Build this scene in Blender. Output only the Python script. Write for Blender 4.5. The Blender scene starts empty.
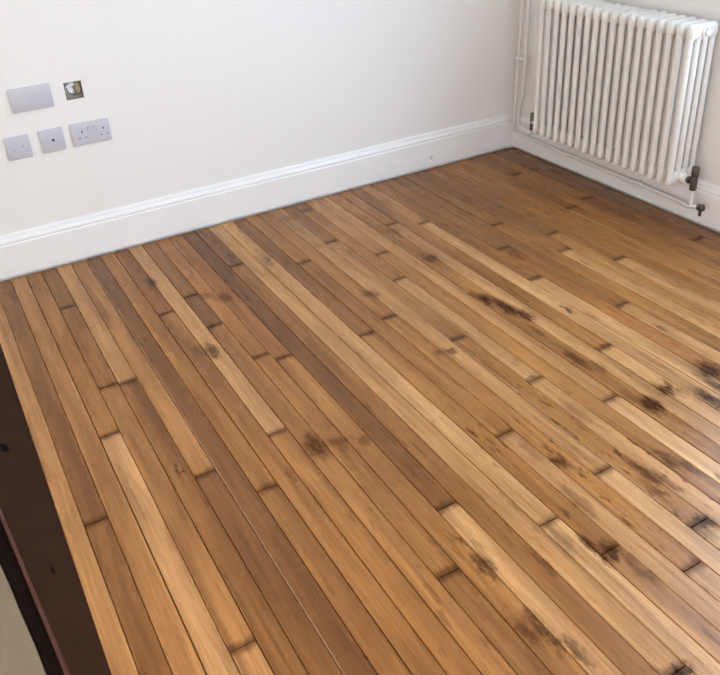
import bpy, bmesh, math, random
from mathutils import Vector, Matrix

# ------------------------------------------------------------------ camera, world, exposure
scene = bpy.context.scene
C = scene.collection
YAW, PIT, ROL = 0.4903, -0.5183, -0.0576
FPX, PCY = 808.5, 296.95
cam_d = bpy.data.cameras.new('camera')
cam = bpy.data.objects.new('camera', cam_d); C.objects.link(cam)
fw = Vector((math.sin(YAW)*math.cos(PIT), math.cos(YAW)*math.cos(PIT), math.sin(PIT)))
rt = Vector((math.cos(YAW), -math.sin(YAW), 0)); up = rt.cross(fw)
r2 = rt*math.cos(ROL) + up*math.sin(ROL); u2 = -rt*math.sin(ROL) + up*math.cos(ROL)
M = Matrix.Identity(4)
for i in range(3):
    M[i][0], M[i][1], M[i][2] = r2[i], u2[i], -fw[i]
M[0][3], M[1][3], M[2][3] = -2.625, -3.1384, 1.4321
cam.matrix_world = M
cam_d.sensor_fit = 'HORIZONTAL'; cam_d.sensor_width = 36.0
cam_d.lens = FPX*36.0/720.0
cam_d.shift_y = (PCY - 337.5)/720.0
cam_d.clip_start = 0.02
scene.camera = cam

world = bpy.data.worlds.new('sky'); scene.world = world; world.use_nodes = True
bg = world.node_tree.nodes['Background']
bg.inputs['Color'].default_value = (0.645, 0.86, 1.21, 1); bg.inputs['Strength'].default_value = 8.8

# window openings of the room (x = 0 wall and the wall behind the camera)
WIN_R = (-2.70, -1.36, 0.55, 2.46)      # y0, y1, z0, z1
WIN_F = (-2.10, -1.20, 0.90, 2.20)      # x0, x1, z0, z1
RX0, RY0, RZ1 = -3.9, -4.6, 2.6         # room limits: x from RX0 to 0, y from RY0 to 0
def portal(name, loc, rot, sx, sy):
    d = bpy.data.lights.new(name, 'AREA'); d.shape = 'RECTANGLE'; d.size = sx; d.size_y = sy
    d.cycles.is_portal = True
    o = bpy.data.objects.new(name, d); o.location = loc; o.rotation_euler = rot; C.objects.link(o)
portal('daylight_portal', (0.07, (WIN_R[0]+WIN_R[1])/2, (WIN_R[2]+WIN_R[3])/2), (math.pi/2, 0, math.pi/2), WIN_R[1]-WIN_R[0], WIN_R[3]-WIN_R[2])
portal('daylight_portal', ((WIN_F[0]+WIN_F[1])/2, RY0-0.07, (WIN_F[2]+WIN_F[3])/2), (math.pi/2, 0, 0), WIN_F[1]-WIN_F[0], WIN_F[3]-WIN_F[2])
vs = scene.view_settings
scene.display_settings.display_device = 'sRGB'
vs.view_transform = 'Standard'; vs.look = 'None'; vs.gamma = 1.0; vs.exposure = 0.07; vs.use_curve_mapping = False

rnd = random.Random(7)
# ------------------------------------------------------------------ helpers
def mat(name, col, rough=0.5, metal=0.0, spec=0.5, bump=None, coat=0.0):
    m = bpy.data.materials.new(name); m.use_nodes = True
    nt = m.node_tree; b = nt.nodes['Principled BSDF']
    b.inputs['Base Color'].default_value = (*col, 1); b.inputs['Roughness'].default_value = rough
    b.inputs['Metallic'].default_value = metal; b.inputs['Specular IOR Level'].default_value = spec
    b.inputs['Coat Weight'].default_value = coat
    tc = nt.nodes.new('ShaderNodeTexCoord'); n = nt.nodes.new('ShaderNodeTexNoise')
    sc, st, var = bump or (60.0, 0.02, 0.03)
    n.inputs['Scale'].default_value = sc; n.inputs['Detail'].default_value = 3
    nt.links.new(tc.outputs['Object'], n.inputs['Vector'])
    bp = nt.nodes.new('ShaderNodeBump'); bp.inputs['Strength'].default_value = st; bp.inputs['Distance'].default_value = 0.002
    nt.links.new(n.outputs['Fac'], bp.inputs['Height']); nt.links.new(bp.outputs['Normal'], b.inputs['Normal'])
    mx = nt.nodes.new('ShaderNodeMix'); mx.data_type = 'RGBA'
    mx.inputs['A'].default_value = (*[c*(1-var) for c in col], 1); mx.inputs['B'].default_value = (*[min(1, c*(1+var)) for c in col], 1)
    nt.links.new(n.outputs['Fac'], mx.inputs['Factor']); nt.links.new(mx.outputs['Result'], b.inputs['Base Color'])
    return m

def obj(name, bm, m, parent=None, smooth=False, kind=None, label=None, cat=None, group=None):
    me = bpy.data.meshes.new(name)
    bmesh.ops.recalc_face_normals(bm, faces=bm.faces[:])
    bm.to_mesh(me); bm.free()
    if smooth:
        me.polygons.foreach_set('use_smooth', [True]*len(me.polygons))
        try: me.set_sharp_from_angle(angle=math.radians(40))
        except Exception: pass
    if m: me.materials.append(m)
    return link(name, me, parent, kind, label, cat, group)

def link(name, me, parent=None, kind=None, label=None, cat=None, group=None):
    o = bpy.data.objects.new(name, me); C.objects.link(o)
    if parent: o.parent = parent
    tag(o, kind, label, cat, group)
    return o

def tag(o, kind=None, label=None, cat=None, group=None):
    if kind: o['kind'] = kind
    if label: o['label'] = label
    if cat: o['category'] = cat
    if group: o['group'] = group

def thing(name, label, cat, loc=(0, 0, 0), group=None):
    o = bpy.data.objects.new(name, None); C.objects.link(o); o.location = loc
    o.empty_display_size = 0.05
    tag(o, None, label, cat, group)
    return o

def box(bm, x0, x1, y0, y1, z0, z1, bev=0.0, seg=2):
    r = bmesh.ops.create_cube(bm, size=1.0)
    vs_ = r['verts']
    for v in vs_:
        v.co = Vector(((x0+x1)/2 + v.co.x*(x1-x0), (y0+y1)/2 + v.co.y*(y1-y0), (z0+z1)/2 + v.co.z*(z1-z0)))
    if bev:
        es = list({e for v in vs_ for e in v.link_edges})
        bmesh.ops.bevel(bm, geom=es, offset=bev, segments=seg, profile=0.5, affect='EDGES')

def tube(bm, pts, rads, n=12, caps=True):
    """swept circle along points; rads a number or a list"""
    pts = [Vector(p) for p in pts]
    if not hasattr(rads, '__len__'): rads = [rads]*len(pts)
    rings = []; prev = None
    for i, p in enumerate(pts):
        a = pts[max(i-1, 0)]; b = pts[min(i+1, len(pts)-1)]
        t = (b-a).normalized()
        if prev is None:
            ref = Vector((0, 0, 1)) if abs(t.z) < 0.9 else Vector((1, 0, 0))
            nrm = t.cross(ref).normalized()
        else:
            nrm = (prev - t*prev.dot(t)).normalized()
        prev = nrm; bi = t.cross(nrm)
        rings.append([bm.verts.new(p + (nrm*math.cos(2*math.pi*k/n) + bi*math.sin(2*math.pi*k/n))*rads[i]) for k in range(n)])
    for i in range(len(rings)-1):
        for k in range(n):
            bm.faces.new((rings[i][k], rings[i][(k+1) % n], rings[i+1][(k+1) % n], rings[i+1][k]))
    if caps:
        bm.faces.new(rings[0][::-1]); bm.faces.new(rings[-1])

def round_path(pts, r=0.025, seg=5):
    """polyline with rounded corners"""
    pts = [Vector(p) for p in pts]; out = [pts[0]]
    for i in range(1, len(pts)-1):
        a, b, c = pts[i-1], pts[i], pts[i+1]
        rr = min(r, (a-b).length*0.45, (c-b).length*0.45)
        p0 = b + (a-b).normalized()*rr; p1 = b + (c-b).normalized()*rr
        for k in range(seg+1):
            t = k/seg
            out.append(p0*(1-t)**2 + b*2*t*(1-t) + p1*t*t)
    out.append(pts[-1]); return out

def extrude_profile(bm, prof, ends):
    """prof: list of (d, z); ends: two functions giving a point for (d, z)"""
    a = [bm.verts.new(ends[0](d, z)) for d, z in prof]
    b = [bm.verts.new(ends[1](d, z)) for d, z in prof]
    n = len(prof)
    for i in range(n):
        bm.faces.new((a[i], a[(i+1) % n], b[(i+1) % n], b[i]))
    bm.faces.new(a[::-1]); bm.faces.new(b)

# ------------------------------------------------------------------ materials
M_wall = mat('wall_paint', (0.88, 0.84, 0.785), 0.75, bump=(140, 0.05, 0.012))
M_ceil = mat('ceiling_paint', (0.88, 0.86, 0.83), 0.8, bump=(90, 0.03, 0.01))
M_trim = mat('skirting_gloss', (0.92, 0.89, 0.85), 0.30, bump=(30, 0.02, 0.01))
M_rad = mat('radiator_enamel', (0.83, 0.79, 0.725), 0.28, bump=(20, 0.01, 0.01))
M_pipe = mat('pipe_paint', (0.82, 0.79, 0.74), 0.35, bump=(50, 0.03, 0.02))
M_pewter = mat('pewter', (0.11, 0.10, 0.085), 0.42, metal=0.6, bump=(80, 0.05, 0.15))
M_plate = mat('plate_plastic', (0.58, 0.565, 0.60), 0.35, bump=(40, 0.01, 0.03))
M_plate2 = mat('plate_insert', (0.62, 0.60, 0.64), 0.35, bump=(40, 0.01, 0.03))
M_slot = mat('slot_black', (0.03, 0.03, 0.035), 0.6)
M_pin = mat('slot_dim', (0.16, 0.15, 0.17), 0.6)
M_faint = mat('slot_grey', (0.36, 0.36, 0.39), 0.5)
M_screw = mat('screw_steel', (0.45, 0.45, 0.46), 0.35, metal=0.8)
M_box = mat('galvanised_box', (0.40, 0.36, 0.30), 0.55, metal=0.3, bump=(60, 0.1, 0.3))
M_cable = mat('cable_grey', (0.78, 0.78, 0.78), 0.5)
M_cable_d = mat('cable_black', (0.05, 0.05, 0.06), 0.5)
M_card = mat('plaster_brown', (0.36, 0.29, 0.17), 0.8, bump=(120, 0.4, 0.3))
M_sub = mat('subfloor', (0.035, 0.022, 0.014), 0.9)
M_dark = mat('dark_stain_wood', (0.032, 0.014, 0.007), 0.6, spec=0.06, bump=(14, 0.2, 0.35))
M_darker = mat('black_hole', (0.010, 0.006, 0.004), 0.9, spec=0.03)
M_redwood = mat('red_brown_edge', (0.085, 0.030, 0.018), 0.4, spec=0.25, bump=(30, 0.1, 0.3))
M_carpet = mat('beige_carpet', (0.21, 0.155, 0.095), 0.95, bump=(260, 0.8, 0.18))
M_frame = mat('window_gloss', (0.82, 0.82, 0.81), 0.3)

def glass_mat():
    m = bpy.data.materials.new('window_glass'); m.use_nodes = True
    nt = m.node_tree; b = nt.nodes['Principled BSDF']; out = nt.nodes['Material Output']
    t = nt.nodes.new('ShaderNodeBsdfTransparent'); t.inputs['Color'].default_value = (0.95, 0.97, 0.96, 1)
    g = nt.nodes.new('ShaderNodeBsdfGlossy'); g.inputs['Roughness'].default_value = 0.02
    mx = nt.nodes.new('ShaderNodeMixShader'); mx.inputs[0].default_value = 0.06
    nt.links.new(t.outputs[0], mx.inputs[1]); nt.links.new(g.outputs[0], mx.inputs[2]); nt.links.new(mx.outputs[0], out.inputs['Surface'])
    return m
M_glass = glass_mat()

# stains on the floor: x, y, half-width across, half-length along, strength, kind(0 brown, 1 grey-black)
STAINS = [
    (-1.085, -1.190, .026, .060, .85, 0), (-1.062, -1.275, .028, .085, 1.0, 0), (-1.045, -1.345, .026, .060, .95, 0), (-1.10, -1.15, .02, .05, .45, 0),
    (-1.075, -1.45, .012, .05, .35, 0),
    (-1.946, -1.563, .036, .060, .75, 0), (-1.885, -1.585, .030, .030, .55, 0), (-1.822, -1.612, .020, .032, .60, 0),
    (-1.085, -1.644, .018, .060, .75, 0), (-1.058, -1.70, .012, .04, .5, 0),
    (-0.979, -1.900, .026, .045, .85, 0), (-1.068, -1.920, .036, .055, .95, 0), (-1.095, -1.87, .03, .04, .35, 0),
    (-0.800, -1.900, .040, .060, .95, 1), (-0.850, -1.955, .018, .070, .80, 1), (-0.912, -2.010, .024, .090, .85, 1), (-0.955, -1.89, .010, .05, .55, 1),
    (-1.265, -1.830, .026, .070, .35, 0), (-1.440, -1.968, .022, .040, .80, 0), (-1.480, -1.91, .012, .06, .35, 0),
    (-1.290, -2.110, .020, .060, .70, 0), (-1.270, -2.155, .014, .060, .65, 0), (-1.320, -2.17, .012, .05, .5, 0),
    (-1.205, -2.110, .022, .050, .60, 0), (-1.185, -2.16, .014, .05, .55, 0), (-1.15, -2.23, .012, .025, .5, 0),
    (-1.815, -2.340, .016, .070, .75, 1), (-1.845, -2.32, .014, .06, .6, 0), (-1.790, -2.41, .012, .05, .6, 1),
    (-1.813, -2.134, .020, .045, .70, 1), (-1.256, -1.640, .026, .018, .60, 0),
    (-2.016, -0.953, .024, .050, .75, 1), (-2.055, -0.93, .030, .045, .40, 0), (-1.851, -0.640, .030, .040, .60, 0), (-1.90, -0.60, .035, .03, .40, 0),
    (-1.399, -0.927, .032, .035, .65, 0), (-1.067, -0.820, .034, .045, .70, 0), (-1.377, -1.380, .020, .030, .70, 0), (-1.41, -1.375, .03, .025, .45, 0),
    (-2.301, -1.451, .006, .012, .85, 0), (-2.288, -1.463, .005, .010, .85, 0),
    (-2.040, -0.379, .020, .040, .70, 1), (-1.304, -2.304, .028, .030, .75, 1), (-1.33, -2.32, .02, .04, .5, 1),
    (-1.546, -2.258, .030, .030, .80, 0), (-1.575, -2.225, .012, .06, .75, 0), (-1.53, -2.32, .018, .06, .5, 0),
    (-1.654, -2.543, .034, .022, .80, 1), (-1.049, -0.527, .026, .030, .55, 0), (-0.782, -0.975, .026, .060, .45, 0),
    (-0.904, -1.404, .010, .035, .85, 0), (-0.867, -1.470, .012, .03, .4, 0), (-1.60, -0.46, .03, .05, .35, 0),
    (-1.50, -2.10, .02, .07, .45, 0), (-1.62, -2.17, .02, .06, .4, 0), (-1.70, -2.2, .012, .06, .5, 0), (-1.05, -2.05, .012, .08, .35, 0),
    (-0.62, -1.20, .01, .03, .5, 0), (-0.74, -1.66, .012, .03, .55, 0), (-2.05, -1.62, .012, .03, .35, 0), (-1.35, -0.14, .05, .04, .35, 0),
]

def board_mat():
    m = bpy.data.materials.new('floorboard_wood'); m.use_nodes = True
    nt = m.node_tree; L = nt.links.new; N = nt.nodes.new
    b = nt.nodes['Principled BSDF']
    oi = N('ShaderNodeObjectInfo'); geo = N('ShaderNodeNewGeometry')
    def math_(op, a, c=None, clamp=False):
        n = N('ShaderNodeMath'); n.operation = op; n.use_clamp = clamp
        for i, v in enumerate((a, c)):
            if v is None: continue
            if isinstance(v, (int, float)): n.inputs[i].default_value = v
            else: L(v, n.inputs[i])
        return n.outputs[0]
    def vmath(op, a, c=None, d=None):
        n = N('ShaderNodeVectorMath'); n.operation = op
        for i, v in enumerate((a, c, d)):
            if v is None: continue
            if isinstance(v, tuple): n.inputs[i].default_value = v
            else: L(v, n.inputs[i])
        return n.outputs['Value'] if op == 'LENGTH' else n.outputs['Vector']
    def mrange(v, a, c, lo, hi, smooth=True):
        n = N('ShaderNodeMapRange'); n.interpolation_type = 'SMOOTHSTEP' if smooth else 'LINEAR'
        L(v, n.inputs['Value'])
        for k, x in (('From Min', a), ('From Max', c), ('To Min', lo), ('To Max', hi)): n.inputs[k].default_value = x
        return n.outputs['Result']
    def noise(vec, detail=3, rough=0.55, dist=0.0):
        n = N('ShaderNodeTexNoise'); n.inputs['Scale'].default_value = 1.0; n.inputs['Detail'].default_value = detail
        n.inputs['Roughness'].default_value = rough; n.inputs['Distortion'].default_value = dist
        L(vec, n.inputs['Vector']); return n.outputs['Fac'], n.outputs['Color']
    def mixc(fac, a, c, mode='MIX'):
        n = N('ShaderNodeMix'); n.data_type = 'RGBA'; n.blend_type = mode
        if isinstance(fac, (int, float)): n.inputs['Factor'].default_value = fac
        else: L(fac, n.inputs['Factor'])
        for k, v in (('A', a), ('B', c)):
            if isinstance(v, tuple): n.inputs[k].default_value = (*v, 1)
            else: L(v, n.inputs[k])
        return n.outputs['Result']
    pos = geo.outputs['Position']
    off = N('ShaderNodeCombineXYZ'); r = math_('MULTIPLY', oi.outputs['Random'], 57.0)
    L(r, off.inputs['X']); L(math_('MULTIPLY', oi.outputs['Random'], 131.0), off.inputs['Y']); L(r, off.inputs['Z'])
    p = vmath('ADD', pos, off.outputs[0])
    g1, _ = noise(vmath('MULTIPLY', p, (110.0, 3.2, 1.0)), 4, 0.6, 0.6)
    g2, _ = noise(vmath('MULTIPLY', p, (22.0, 1.6, 1.0)), 2, 0.5, 0.3)
    g3, _ = noise(vmath('MULTIPLY', p, (420.0, 22.0, 1.0)), 2, 0.5)
    grain = math_('MULTIPLY', math_('MULTIPLY', mrange(g1, .3, .7, .76, 1.20, False), mrange(g2, .3, .7, .72, 1.26, False)), mrange(g3, .3, .7, .92, 1.08, False))
    gc = N('ShaderNodeCombineColor'); L(grain, gc.inputs[0]); L(math_('POWER', grain, 1.15), gc.inputs[1]); L(math_('POWER', grain, 1.35), gc.inputs[2])
    col = mixc(1.0, oi.outputs['Color'], gc.outputs[0], 'MULTIPLY')
    # light caught on raised, worn edges of some boards, painted as a pale line
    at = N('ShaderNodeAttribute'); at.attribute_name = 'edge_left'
    glint = mrange(at.outputs['Fac'], .0015, .0045, .28, 0.0)
    col = mixc(glint, col, (0.66, 0.44, 0.26))
    # worn dark flecks along the grain, more on some boards than on others
    fl, _ = noise(vmath('MULTIPLY', p, (75.0, 17.0, 1.0)), 2, 0.5)
    fl2, _ = noise(vmath('MULTIPLY', p, (6.0, 3.0, 1.0)), 1, 0.5)
    sxyz = N('ShaderNodeSeparateXYZ'); L(pos, sxyz.inputs[0])
    worn = mrange(sxyz.outputs['Y'], -1.25, -1.85, .12, 1.0)
    fleck = math_('MULTIPLY', worn, math_('MULTIPLY', math_('MULTIPLY', mrange(fl, .58, .68, 0, .75), mrange(fl2, .42, .58, 0, 1)), oi.outputs['Alpha']))
    # dirty butt ends
    ae = N('ShaderNodeAttribute'); ae.attribute_name = 'end_a'
    af = N('ShaderNodeAttribute'); af.attribute_name = 'end_b'
    wob, wcol = noise(vmath('MULTIPLY', pos, (40.0, 26.0, 1.0)), 3, 0.6)
    dmin = math_('ADD', math_('MINIMUM', ae.outputs['Fac'], af.outputs['Fac']), math_('MULTIPLY', math_('SUBTRACT', wob, .5), .03))
    ends = mrange(dmin, .000, .024, .70, 0.0)
    # individual stains
    jit = vmath('MULTIPLY', vmath('SUBTRACT', wcol, (.5, .5, .5)), (.040, .100, 0.0))
    sp = vmath('ADD', pos, jit)
    acc = [None, None]
    for (x, y, sx, sy, s, k) in STAINS:
        v = vmath('MULTIPLY_ADD', sp, (1/sx, 1/sy, 0.0), (-x/sx, -y/sy, 0.0))
        f = mrange(vmath('LENGTH', v), 1.35, .35, 0.0, min(1.0, s*1.15))
        acc[k] = f if acc[k] is None else math_('MAXIMUM', acc[k], f)
    st1, _ = noise(vmath('MULTIPLY', pos, (150.0, 30.0, 1.0)), 3, 0.65)
    brk = mrange(st1, .34, .56, .60, 1.0)
    acc = [math_('MULTIPLY', a, brk) for a in acc]
    dark = math_('MAXIMUM', math_('MAXIMUM', fleck, ends), acc[0])
    tint = mixc(1.0, col, (0.13, 0.066, 0.058), 'MULTIPLY')
    col = mixc(dark, col, tint)
    tint2 = mixc(1.0, col, (0.10, 0.08, 0.08), 'MULTIPLY')
    col = mixc(acc[1], col, tint2)
    L(col, b.inputs['Base Color'])
    ro, _ = noise(vmath('MULTIPLY', p, (30.0, 5.0, 1.0)), 3, 0.6)
    L(mrange(ro, .25, .75, .22, .36, False), b.inputs['Roughness'])
    L(math_('MULTIPLY', math_('SUBTRACT', 1.0, math_('MULTIPLY', math_('MAXIMUM', dark, acc[1]), .85)), .28), b.inputs['Specular IOR Level'])
    bp = N('ShaderNodeBump'); bp.inputs['Strength'].default_value = 0.12; bp.inputs['Distance'].default_value = 0.002
    L(g1, bp.inputs['Height']); L(bp.outputs['Normal'], b.inputs['Normal'])
    return m
M_board = board_mat()

# ------------------------------------------------------------------ room shell
bm = bmesh.new()   # back wall with the opening of the empty back box
HX0, HX1, HZ0, HZ1 = -2.134, -2.069, 0.631, 0.696
T = 0.12
box(bm, RX0, HX0, 0, T, -0.05, RZ1); box(bm, HX1, T, 0, T, -0.05, RZ1)
box(bm, HX0, HX1, 0, T, -0.05, HZ0); box(bm, HX0, HX1, 0, T, HZ1, RZ1); box(bm, HX0, HX1, 0.026, T, HZ0, HZ1)
obj('wall_back', bm, M_wall, kind='structure', label='white painted wall with the row of outlet plates')
y0, y1, z0, z1 = WIN_R
bm = bmesh.new()
box(bm, 0, T, y1, 0, -0.05, RZ1); box(bm, 0, T, RY0, y0, -0.05, RZ1); box(bm, 0, T, y0, y1, -0.05, z0); box(bm, 0, T, y0, y1, z1, RZ1)
obj('wall_right', bm, M_wall, kind='structure', label='white painted wall behind the column radiator')
x0, x1, z0, z1 = WIN_F
bm = bmesh.new()
box(bm, RX0, x0, RY0-T, RY0, -0.05, RZ1); box(bm, x1, T, RY0-T, RY0, -0.05, RZ1); box(bm, x0, x1, RY0-T, RY0, -0.05, z0); box(bm, x0, x1, RY0-T, RY0, z1, RZ1)
obj('wall_front', bm, M_wall, kind='structure', label='white painted wall behind the viewer')
bm = bmesh.new(); box(bm, RX0-T, RX0, RY0-T, T, -0.05, RZ1)
obj('wall_left', bm, M_wall, kind='structure', label='white painted wall left of the carpet')
bm = bmesh.new(); box(bm, RX0-T, T, RY0-T, T, RZ1, RZ1+0.1)
obj('ceiling', bm, M_ceil, kind='structure', label='flat white ceiling')

def window(name, horiz, a0, a1, z0, z1, plane, label):
    """sash window frame set into the wall; horiz 'y' for the right wall, 'x' for the front wall"""
    def bx(bm, a, b, d0, d1, z, w):
        if horiz == 'y' and plane == 0: box(bm, plane+d0, plane+d1, a, b, z, w)
        elif horiz == 'y': box(bm, plane-d1, plane-d0, a, b, z, w)
        else: box(bm, a, b, plane-d1, plane-d0, z, w)
    root = thing(name, label, 'window'); root['kind'] = 'structure'; del root['category']
    mid = (z0+z1)/2; ac = (a0+a1)/2
    bm = bmesh.new(); fwid = .05
    for s in ((a0, a1, z0, z0+fwid), (a0, a1, z1-fwid, z1), (a0, a0+fwid, z0, z1), (a1-fwid, a1, z0, z1)): bx(bm, s[0], s[1], .03, .10, s[2], s[3])
    obj('frame', bm, M_frame, root)
    bm = bmesh.new(); bx(bm, a0+fwid, a1-fwid, .04, .09, mid-.022, mid+.022); obj('meeting_rail', bm, M_frame, root)
    bm = bmesh.new(); bx(bm, a0-.02, a1+.02, -.03, .03, z0-.03, z0); obj('sill', bm, M_frame, root)
    for (p0, p1) in ((z0+fwid, mid-.022), (mid+.022, z1-fwid)):
        bm = bmesh.new(); bx(bm, a0+fwid, a1-fwid, .062, .066, p0, p1); obj('pane', bm, M_glass, root)
window('window_1', 'y', *WIN_R, 0.0, 'white sash window in the radiator wall')
window('window_2', 'x', *WIN_F, RY0, 'white sash window behind the viewer')

# ------------------------------------------------------------------ floor and its boards
X0, W, TH = -2.5591, 0.0580, 0.0018
XE = -2.6077
def seam(k):
    if k < 0: return XE
    if k <= 28: return X0 + k*W
    return X0 + 28*W + (k-28)*W*1.035
bm = bmesh.new(); box(bm, RX0, 0.0, RY0, 0.0, -0.06, -0.020)
floor = obj('floor', bm, M_sub, kind='structure', label='narrow reclaimed wooden strip floor')

JOINTS = {0: [-1.52], 2: [-1.20], 3: [-.38, -.96, -2.04], 4: [-.97], 5: [-1.50], 7: [-1.64], 8: [-.63], 9: [-1.45],
          10: [-.56, -.81], 11: [-1.07, -2.11], 12: [-1.12], 13: [-1.94], 14: [-.43], 15: [-2.54], 16: [-2.11], 17: [-1.15, -2.25],
          18: [-.56, -1.80], 19: [-1.10, -2.38], 20: [-2.05], 21: [-.46, -1.34, -2.30], 22: [-.12, -.89, -1.65], 23: [-.67],
          24: [-1.84], 26: [-.46], 27: [-1.64], 28: [-.53], 29: [-1.17], 30: [-.91], 31: [-1.48], 32: [-.72], 33: [-1.06],
          34: [-.92], 35: [-1.23], 38: [-.77], 39: [-.33], 40: [-.73], 41: [-1.28]}
# tone of each stretch from the back wall towards the viewer, 0 dark brown ... 10 pale; r marks a redder board
TONES = {-1: ['6.2y'], 0: ['3.2', '3.0'], 1: ['5.5'], 2: ['4.5', '7'], 3: ['3', '3.8', '5.2', '6'], 4: ['6.3y', '3.2'], 5: ['5.3', '2.6'],
         6: ['2.4'], 7: ['5', '3.8'], 8: ['3.2r', '4.6'], 9: ['6.6', '5'], 10: ['3.6', '2.6', '5'], 11: ['5.0r', '4.4', '3.0'], 12: ['4.4r', '5.2'],
         13: ['2.0', '6.4'], 14: ['2.2', '3.8'], 15: ['6.4y', '7'], 16: ['7y', '7.4'], 17: ['3.0', '4.6', '6'], 18: ['5', '4.6', '6.6'],
         19: ['4.4', '4.6', '7'], 20: ['6', '7.6'], 21: ['3.2', '5.6', '5', '7'], 22: ['2.6', '4.8', '6.4', '6.4'], 23: ['5.5', '5.2'],
         24: ['6', '8'], 25: ['5.0'], 26: ['4.2', '6.6'], 27: ['4.2', '6.6'], 28: ['5.2', '6.8'], 29: ['3.6', '6.8'], 30: ['3.4', '4.2r'],
         31: ['3.8', '6.2'], 32: ['3', '4.8'], 33: ['3.4', '6'], 34: ['3.4', '5.2'], 35: ['3.8', '6.4'], 36: ['4.6'], 37: ['4.8'],
         38: ['3.8', '4.8'], 39: ['3.2', '4'], 40: ['3.6', '3.4'], 41: ['2.6', '3.6'], 42: ['2.4'], 43: ['2.8']}
EDGE_GLINT = {6: 'all', 15: 'near', 21: 'all', 24: 'near', 38: 'all', 12: 'first'}  # boards with the painted light-catch line, and which stretches carry it
SPOTS = {k: (1.0 if k in (12, 14, 16, 17, 19, 21, 22, 23) else 0.4 if k > 8 else 0.15) for k in range(-1, 45)}
DK, MD, PL = Vector((.080, .023, .0050)), Vector((.330, .135, .034)), Vector((.720, .405, .175))
def tone(code):
    red = code.endswith('r'); yel = code.endswith('y'); t = float(code.rstrip('ry'))/10
    t += rnd.uniform(-.02, .02)
    c = DK.lerp(MD, t*2) if t < .5 else MD.lerp(PL, (t-.5)*2)
    if red: c = Vector((c.x*1.02, c.y*.94, c.z*.92))
    if yel: c = Vector((c.x*1.0, c.y*1.0, c.z*.97))
    return c
def board(k, ya, yb, code, first):
    """one strip from ya (far) to yb (near)"""
    xa, xb = seam(k), min(seam(k+1), -0.0215)
    ga, gb = rnd.uniform(.0004, .0013), rnd.uniform(.0004, .0013)
    xa += ga; xb -= gb; ya -= .0008; yb += .0008
    zt = rnd.uniform(-.0006, .0004); ch = .0014; zc = .0014; zb = -.0205
    bm = bmesh.new()
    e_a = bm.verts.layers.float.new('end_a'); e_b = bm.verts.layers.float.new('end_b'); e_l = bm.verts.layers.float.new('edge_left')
    glint = EDGE_GLINT.get(k, 'no'); glint_on = glint == 'all' or (glint == 'near' and not first) or (glint == 'first' and first)
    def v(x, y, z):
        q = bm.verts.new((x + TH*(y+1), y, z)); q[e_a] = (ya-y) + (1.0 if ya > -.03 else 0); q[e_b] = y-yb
        q[e_l] = (x-xa) if glint_on else 1.0
        return q
    def ring(i, z): return [v(xa+i, yb+i, z), v(xb-i, yb+i, z), v(xb-i, ya-i, z), v(xa+i, ya-i, z)]
    r0, r1, r2_ = ring(0, zb), ring(0, zt-zc), ring(ch, zt)
    for p, q in ((r0, r1), (r1, r2_)):
        for i in range(4): bm.faces.new((p[i], p[(i+1) % 4], q[(i+1) % 4], q[i]))
    bm.faces.new(r2_)
    o = obj('floorboard', bm, M_board, floor)
    c = tone(code); o.color = (c.x, c.y, c.z, SPOTS.get(k, .5))
for k in range(-1, 45):
    if seam(k) > -0.03: break
    js = list(JOINTS.get(k, [])); tn = list(TONES.get(k, ['3.5']))
    last = js[-1] if js else -rnd.uniform(0.6, 1.4)
    y = min(last - rnd.uniform(1.1, 1.6), -2.75 - rnd.uniform(0, .6))
    while y > RY0 + .3:
        js.append(y); y -= rnd.uniform(.9, 1.6)
    edges = [-0.0215] + js + [RY0+.002]
    for i in range(len(edges)-1):
        code = tn[i] if i < len(tn) else '%.1f' % rnd.uniform(3, 6.5)
        board(k, edges[i], edges[i+1], code, i == 0)

# ------------------------------------------------------------------ skirting boards
SH = 0.1748
prof = [(0, .008), (.020, .008), (.020, .134), (.0185, .137), (.0150, .1385), (.0150, .1415), (.0175, .144), (.0175, .149),
        (.0150, .154), (.0115, .159), (.0100, .163), (.0100, .166), (.0085, .1705), (.0050, SH), (0, SH)]
bm = bmesh.new()
extrude_profile(bm, prof, (lambda d, z: (RX0, -d, z), lambda d, z: (-d, -d, z)))
obj('baseboard_back', bm, M_trim, kind='structure', label='white moulded skirting board under the outlet plates')
bm = bmesh.new()
extrude_profile(bm, prof, (lambda d, z: (-d, -d, z), lambda d, z: (-d, RY0+d, z)))
obj('baseboard_right', bm, M_trim, kind='structure', label='white moulded skirting board behind the radiator pipe')
bm = bmesh.new()
extrude_profile(bm, prof, (lambda d, z: (RX0+d, RY0+d, z), lambda d, z: (-d, RY0+d, z)))
obj('baseboard_front', bm, M_trim, kind='structure', label='white moulded skirting board behind the viewer')
# daub of filler on the back skirting
bm = bmesh.new()
bmesh.ops.create_circle(bm, cap_ends=True, segments=14, radius=.012, matrix=Matrix.Translation((-.523, -.0203, .055)) @ Matrix.Rotation(math.pi/2, 4, 'X'))
for v in bm.verts: v.co.x = -.523 + (v.co.x+.523)*rnd.uniform(.6, .9); v.co.z = .055 + (v.co.z-.055)*rnd.uniform(.8, 1.1)
r = bmesh.ops.extrude_face_region(bm, geom=bm.faces[:])
for v in [g for g in r['geom'] if isinstance(g, bmesh.types.BMVert)]: v.co.y = -.0196
obj('filler_patch', bm, mat('filler_grey', (.60, .63, .64), .8), label='small grey daub of filler on the skirting board', cat='filler patch')

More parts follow.
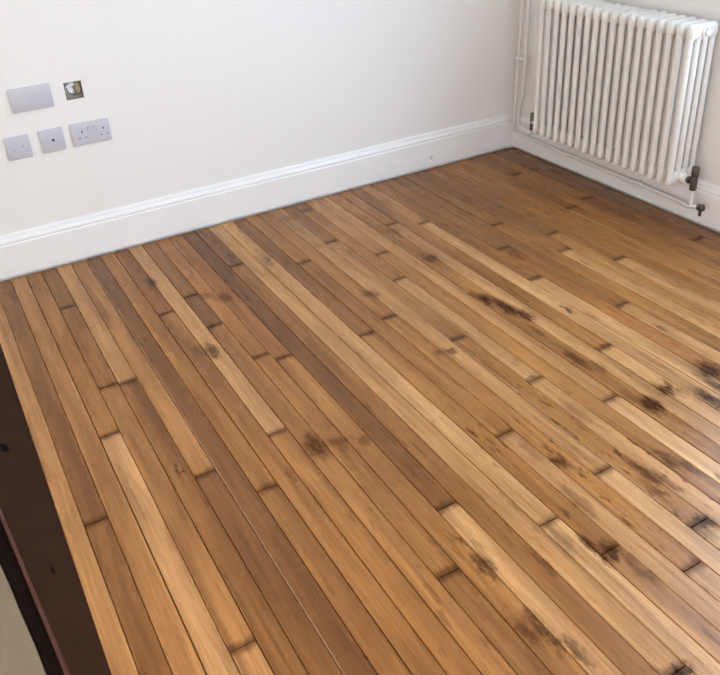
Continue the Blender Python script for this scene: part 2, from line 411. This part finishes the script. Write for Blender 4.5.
# ------------------------------------------------------------------ dark plank and carpet at the left
def quad_slab(bm, pts, zt, zb):
    a = [bm.verts.new((x, y, zt)) for x, y in pts]; b = [bm.verts.new((x, y, zb)) for x, y in pts]
    n = len(pts)
    bm.faces.new(a); bm.faces.new(b[::-1])
    for i in range(n): bm.faces.new((a[i], b[i], b[(i+1) % n], a[(i+1) % n]))
def redx(y): return -2.716 - .0835*(y+1.494)
plank = thing('dark_plank', 'dark brown stained plank edging the strip floor, with two black holes', 'plank', (-2.66, -1.5, -.018))
def child(name, bm, m, smooth=False):
    bmesh.ops.translate(bm, verts=bm.verts[:], vec=-plank.location)
    return obj(name, bm, m, plank, smooth)
bm = bmesh.new(); quad_slab(bm, [(XE+.0014, -.022), (redx(-.022), -.022), (redx(-2.6), -2.6), (XE-.0033, -2.6)], -.001, -.0195)
child('board', bm, M_dark)
bm = bmesh.new()
ys = [-.022, -.6, -1.2, -1.8, -1.93]
tube(bm, [(redx(y)-.004, y, -.005) for y in ys], .0055, 8)
child('edge_bead', bm, M_redwood, True)
for (hx, hy, rx, ry) in ((-2.682, -1.09, .010, .022), (-2.655, -1.62, .004, .016)):
    bm = bmesh.new(); n = 14
    quad_slab(bm, [(hx + rx*math.cos(2*math.pi*i/n)*rnd.uniform(.75, 1.1) + .15*ry*math.sin(2*math.pi*i/n)*-1, hy + ry*math.sin(2*math.pi*i/n)) for i in range(n)], -.0004, -.003)
    child('nail_hole', bm, M_darker)
def beigex(y): return -2.757 - .104*(y+1.554)
bm = bmesh.new(); quad_slab(bm, [(redx(-.022)-.0095, -.022), (beigex(-.022)+.004, -.022), (beigex(-2.2)+.004, -2.2), (redx(-2.2)-.0095, -2.2)], -.012, -.0195)
child('lower_ledge', bm, M_darker)
bm = bmesh.new()
pts = [(beigex(-.03)-.004, -.03)] + [(beigex(y)+rnd.uniform(-.002, .002), y) for y in [-.2-.1*i for i in range(24)]] + [(-2.64, -2.7), (-2.64, RY0+.03), (RX0+.01, RY0+.03), (RX0+.01, -.03)]
quad_slab(bm, pts, -.006, -.0198)
bmesh.ops.bevel(bm, geom=[e for e in bm.edges if all(abs(v.co.z+.006) < 1e-5 for v in e.verts)], offset=.004, segments=2, affect='EDGES')
obj('carpet', bm, M_carpet, label='beige carpet beyond the dark plank at bottom left', cat='carpet')

# ------------------------------------------------------------------ outlet plates
def plate(bm, cx, cz, w, h):
    box(bm, cx-w/2, cx+w/2, -.0085, .0, cz-h/2, cz+h/2, .003, 2)
def disc(bm, cx, cz, r, y, d=.0015, n=14):
    tube(bm, [(cx, y, cz), (cx, y-d, cz)], r, n)
def make_plate(name, cx, cz, w, label, cat):
    t = thing(name, label, cat, (cx, 0, cz-.043))
    def add(nm, bm, m, sm=False):
        bmesh.ops.translate(bm, verts=bm.verts[:], vec=-t.location); return obj(nm, bm, m, t, sm)
    bm = bmesh.new(); plate(bm, cx, cz, w, .086); add('face_plate', bm, M_plate, True)
    s = .0603 if w > .1 else .03015
    for sx in (-s, s):
        bm = bmesh.new(); disc(bm, cx+sx, cz, .0032, -.0083, .0008); add('screw', bm, M_plate2, True)
    return t, add
t, add = make_plate('blank_plate', -2.256, .664, .146, 'grey double blanking plate, upper left beside the open box', 'wall plate')

t, add = make_plate('phone_outlet', -2.342, .4955, .086, 'single grey outlet plate, leftmost of the lower row', 'wall outlet')
bm = bmesh.new(); box(bm, -2.342-.012, -2.342+.010, -.0095, -.008, .4955-.012, .4955+.012, .001, 1); add('socket_cover', bm, M_plate2)
bm = bmesh.new(); box(bm, -2.362, -2.350, -.0092, -.008, .487, .490); add('slot', bm, M_faint)
bm = bmesh.new(); box(bm, -2.326, -2.322, -.0092, -.008, .494, .502); add('slot', bm, M_faint)

t, add = make_plate('aerial_outlet', -2.2185, .498, .086, 'single grey aerial outlet plate with one black hole', 'wall outlet')
bm = bmesh.new(); disc(bm, -2.2165, .499, .0085, -.008, .0022, 18); add('collar', bm, M_plate2, True)
bm = bmesh.new(); disc(bm, -2.2165, .499, .0052, -.0098, .0010, 14); add('aerial_hole', bm, M_slot)

t, add = make_plate('double_socket', -2.0745, .499, .146, 'grey double power socket with two sets of pin holes', 'power socket')
for ox in (-2.108, -2.027):
    bm = bmesh.new(); box(bm, ox-.022, ox+.022, -.0094, -.008, .466, .521, .0006, 1); fa = add('socket_face', bm, M_plate)
    for (px, pz, w, h, mm) in ((0, .508, .0045, .0085, M_slot), (-.0115, .485, .0070, .0045, M_pin), (.0115, .485, .0070, .0045, M_pin)):
        bm = bmesh.new(); box(bm, ox+px-w/2, ox+px+w/2, -.0098, -.009, pz-h/2, pz+h/2); s = add('pin_hole', bm, mm); s.parent = fa
for ox in (-2.079, -2.056):
    bm = bmesh.new(); box(bm, ox-.006, ox+.006, -.0125, -.008, .508, .528, .0012, 1); add('rocker_switch', bm, M_plate)

# empty back box
t = thing('back_box', 'open square back box with loose cable, no cover plate', 'back box', (-2.1015, .0, HZ0))
def addb(nm, bm, m, sm=False):
    bmesh.ops.translate(bm, verts=bm.verts[:], vec=-t.location); return obj(nm, bm, m, t, sm)
bm = bmesh.new(); w = .0012; e = .0005
box(bm, HX0+e, HX1-e, .023, .025, HZ0+e, HZ1-e)
box(bm, HX0+e, HX0+e+w, .001, .024, HZ0+e, HZ1-e); box(bm, HX1-e-w, HX1-e, .001, .024, HZ0+e, HZ1-e)
box(bm, HX0+e, HX1-e, .001, .024, HZ0+e, HZ0+e+w); box(bm, HX0+e, HX1-e, .001, .024, HZ1-e-w, HZ1-e)
addb('metal_box', bm, M_box)
def arc(cx, cz, r, a0, a1, y, n=12): return [(cx + r*math.cos(math.radians(a0+(a1-a0)*i/n)), y, cz + r*math.sin(math.radians(a0+(a1-a0)*i/n))) for i in range(n+1)]
bm = bmesh.new(); tube(bm, arc(-2.096, .676, .030, 180, 315, .003), .0020, 8); addb('black_wire', bm, M_cable_d, True)
bm = bmesh.new(); tube(bm, arc(-2.113, .668, .011, 60, 330, .010) , .0075, 8); addb('grey_cable', bm, M_cable, True)
bm = bmesh.new(); tube(bm, arc(-2.106, .676, .009, 20, 300, .016), .0075, 8); addb('grey_cable', bm, M_cable, True)
bm = bmesh.new(); box(bm, -2.095, -2.0735, .010, .0225, .643, .690, .004, 1); addb('plaster_lump', bm, M_card)

# ------------------------------------------------------------------ radiator
PT, RYS = 0.0464, -0.3193
XC = [-.1575, -.1197, -.0819, -.0441]
ZB, ZT = .178, .792
rad = thing('column_radiator', 'white four-column radiator of eighteen sections mounted on the wall', 'radiator', (-.10, -.737, ZB))
ro = Vector(rad.location)
def header_mesh(name, zc, wy):
    bm = bmesh.new()
    # header: rounded bar along the depth, fuller where the columns meet it
    secs = [(-.1700, .25, .010), (-.1690, .60, .019), (-.1655, .86, .025), (-.1575, 1, .029), (-.1385, .96, .0285), (-.1008, 1, .030),
            (-.0630, .96, .0285), (-.0441, 1, .029), (-.0361, .86, .025), (-.0326, .60, .019), (-.0316, .25, .010)]
    n = 14; rings = []
    for (x, f, hz) in secs:
        ring = []
        for i in range(n):
            a = 2*math.pi*i/n; c_, s_ = math.cos(a), math.sin(a)
            ring.append(bm.verts.new((x-ro.x, wy*f*math.copysign(abs(c_)**.75, c_), zc-ro.z + hz*math.copysign(abs(s_)**.8, s_))))
        rings.append(ring)
    for a, b in zip(rings[:-1], rings[1:]):
        for i in range(n): bm.faces.new((a[i], a[(i+1) % n], b[(i+1) % n], b[i]))
    bm.faces.new(rings[0][::-1]); bm.faces.new(rings[-1])
    # hub that joins neighbouring sections
    tube(bm, [(-.1008-ro.x, -PT/2+.0002, zc-ro.z), (-.1008-ro.x, PT/2-.0002, zc-ro.z)], .021, 14)
    bmesh.ops.recalc_face_normals(bm, faces=bm.faces[:])
    me = bpy.data.meshes.new(name); bm.to_mesh(me); bm.free()
    me.polygons.foreach_set('use_smooth', [True]*len(me.polygons)); me.set_sharp_from_angle(angle=math.radians(50)); me.materials.append(M_rad)
    return me
def column_mesh():
    bm = bmesh.new(); z0, z1 = ZB-ro.z+.020, ZT-ro.z-.020
    tube(bm, [(0, 0, z0), (0, 0, z0+.03), (0, 0, z0+.055), (0, 0, z1-.055), (0, 0, z1-.03), (0, 0, z1)], [.0124, .0124, .0124, .0124, .0130, .0150], 12, True)
    bmesh.ops.recalc_face_normals(bm, faces=bm.faces[:])
    me = bpy.data.meshes.new('column'); bm.to_mesh(me); bm.free()
    me.polygons.foreach_set('use_smooth', [True]*len(me.polygons)); me.set_sharp_from_angle(angle=math.radians(50)); me.materials.append(M_rad)
    return me
hm, bm_, cm = header_mesh('section', ZT-.030, .0175), header_mesh('bottom_header', ZB+.030, .0130), column_mesh()
for k in range(18):
    s = link('section', hm, rad); s.location = (0, RYS-(k+.5)*PT-ro.y, 0)
    link('bottom_header', bm_, s)
    for x in XC:
        c = link('column', cm, s); c.location = (x-ro.x, 0, 0)
def addr(nm, bm, m, sm_=True, parent=None):
    bmesh.ops.translate(bm, verts=bm.verts[:], vec=-ro); return obj(nm, bm, m, parent or rad, sm_)
YE = RYS-18*PT   # free end of the radiator
for y in (-.52, -.98):
    for z in (ZT-.055, ZB+.05):
        bm = bmesh.new(); box(bm, -.045, .0, y-.008, y+.008, z-.012, z+.012, .002, 1); addr('wall_bracket', bm, M_rad)
for yc, z in ((YE, ZT-.030), (RYS, ZT-.030)):
    sg = -1 if yc == YE else 1
    bm = bmesh.new(); tube(bm, [(-.1008, yc-.002*sg, z), (-.1008, yc+.008*sg, z), (-.1008, yc+.011*sg, z)], [.014, .014, .010], 14); p_ = addr('end_plug', bm, M_rad)
# bush, union and valve at the free end
ZV = ZB+.028
bm = bmesh.new(); tube(bm, [(-.1008, YE+.002, ZV), (-.1008, YE-.012, ZV), (-.1008, YE-.016, ZV)], [.023, .023, .018], 16); addr('end_bush', bm, M_rad)
YV = YE-.046
bm = bmesh.new(); tube(bm, [(-.1008, YV, ZV-.034), (-.1008, YV, ZV-.030), (-.1008, YV, ZV+.020), (-.1008, YV, ZV+.024)], [.0125, .0140, .0140, .0125], 16); vb = addr('valve', bm, M_pewter)
bm = bmesh.new(); tube(bm, [(-.1008, YV, ZV+.022), (-.1008, YV, ZV+.026), (-.1008, YV, ZV+.056), (-.1008, YV, ZV+.060)], [.013, .0152, .0148, .0125], 16); addr('valve_cap', bm, M_pewter, True, vb)
bm = bmesh.new(); tube(bm, [(-.1008, YV+.036, ZV), (-.1008, YV+.010, ZV)], .0085, 12); tube(bm, [(-.1008, YV+.030, ZV), (-.1008, YV+.017, ZV)], .0145, 6); addr('union_nut', bm, M_pewter, True, vb)
# lockshield valve at the corner end
bm = bmesh.new(); tube(bm, [(-.1008, RYS-.002, ZV), (-.1008, RYS+.014, ZV)], .021, 16); addr('end_bush', bm, M_rad)
bm = bmesh.new(); tube(bm, [(-.1008, RYS-.001, ZV), (-.1008, -.250, ZV), (-.1008, -.2495, ZV-.036)], .0095, 12); addr('valve_tail', bm, M_rad)
bm = bmesh.new(); tube(bm, [(-.1008, -.250, ZV-.040), (-.1008, -.250, ZV-.036), (-.1008, -.250, ZV+.040), (-.1008, -.250, ZV+.044)], [.008, .0098, .0098, .007], 14)
vb2 = addr('lockshield_valve', bm, M_pewter)

# ------------------------------------------------------------------ heating pipes
p1 = thing('heating_pipe', 'white pipe running down the corner and along under the radiator', 'pipe', (-.04, -.05, .08))
def add1(nm, bm, m, parent=None):
    bmesh.ops.translate(bm, verts=bm.verts[:], vec=-Vector(p1.location)); return obj(nm, bm, m, parent or p1, True)
ZH = .078
path = round_path([(-.037, -.066, RZ1), (-.037, -.062, .73), (-.037, -.045, .20), (-.037, -.048, .088), (-.040, -.17, .089), (-.044, -1.08, ZH), (-.1008, YV+.012, ZH+.022), (-.1008, YV, ZH+.024), (-.1008, YV, ZV-.034)], .022, 5)
bm = bmesh.new(); tube(bm, path, .0078, 10); add1('pipe', bm, M_pipe)
bm = bmesh.new(); tube(bm, [(-.043, -.86, ZH+.005), (-.043, -.90, ZH+.004)], .0098, 10); add1('coupling', bm, M_pipe)
bm = bmesh.new(); tube(bm, [(-.1008, YV+.004, ZH+.024), (-.1008, YV-.038, ZH+.034)], .0085, 10); add1('stub', bm, M_pipe)
bm = bmesh.new(); tube(bm, [(-.1008, YV-.036, ZH+.033), (-.1008, YV-.040, ZH+.034), (-.1008, YV-.060, ZH+.038), (-.1008, YV-.064, ZH+.039)], [.010, .0135, .0135, .009], 12)
dc = add1('drain_cock', bm, M_pewter)
bm = bmesh.new(); tube(bm, [(-.1008, YV-.050, ZH+.030), (-.1008, YV-.050, ZH+.002)], .0062, 10); add1('drain_spout', bm, M_pewter, dc)
p2 = thing('heating_pipe', 'white pipe beside the corner, with a kink, feeding the radiator valve', 'pipe', (-.05, -.11, .14))
def add2(nm, bm, m):
    bmesh.ops.translate(bm, verts=bm.verts[:], vec=-Vector(p2.location)); return obj(nm, bm, m, p2, True)
bm = bmesh.new()
tube(bm, round_path([(-.048, -.118, RZ1), (-.048, -.117, .46), (-.048, -.115, .30), (-.048, -.088, .225), (-.048, -.091, .140), (-.1008, -.225, .146), (-.1008, -.250, .148), (-.1008, -.250, .172)], .022, 5), .0078, 10)
add2('pipe', bm, M_pipe)
bm = bmesh.new(); box(bm, -.030, .0, -.096, -.072, .448, .472, .003, 1); box(bm, -.050, -.026, -.126, -.042, .452, .468, .004, 1)
obj('pipe_clip', bm, M_pipe, label='white clip holding both corner pipes to the wall', cat='pipe clip')

# ------------------------------------------------------------------ floor lamp added as warm fill light, out of view left of the viewer
LX, LY, LZ = -3.60, -3.00, 1.02
lamp = thing('added_fill_lamp', 'globe floor lamp added out of view as warm fill light', 'lamp', (LX, LY, -.0055))
def addl(nm, bm, m):
    bmesh.ops.translate(bm, verts=bm.verts[:], vec=-Vector(lamp.location)); return obj(nm, bm, m, lamp, True)
bm = bmesh.new(); tube(bm, [(LX, LY, -.0055), (LX, LY, .012), (LX, LY, .018)], [.14, .14, .03], 24); addl('base', bm, M_pewter)
bm = bmesh.new(); tube(bm, [(LX, LY, .015), (LX, LY, LZ-.145)], .009, 10); addl('pole', bm, M_pewter)
M_glow = bpy.data.materials.new('fill_lamp_glass'); M_glow.use_nodes = True
b_ = M_glow.node_tree.nodes['Principled BSDF']; b_.inputs['Base Color'].default_value = (.9, .85, .78, 1)
b_.inputs['Emission Color'].default_value = (1.0, .895, .78, 1); b_.inputs['Emission Strength'].default_value = 66.0
bm = bmesh.new(); tube(bm, [(LX, LY, LZ + .15*math.cos(math.pi*i/10)) for i in range(11)], [max(.15*math.sin(math.pi*i/10), .012) for i in range(11)], 20); addl('globe', bm, M_glow)
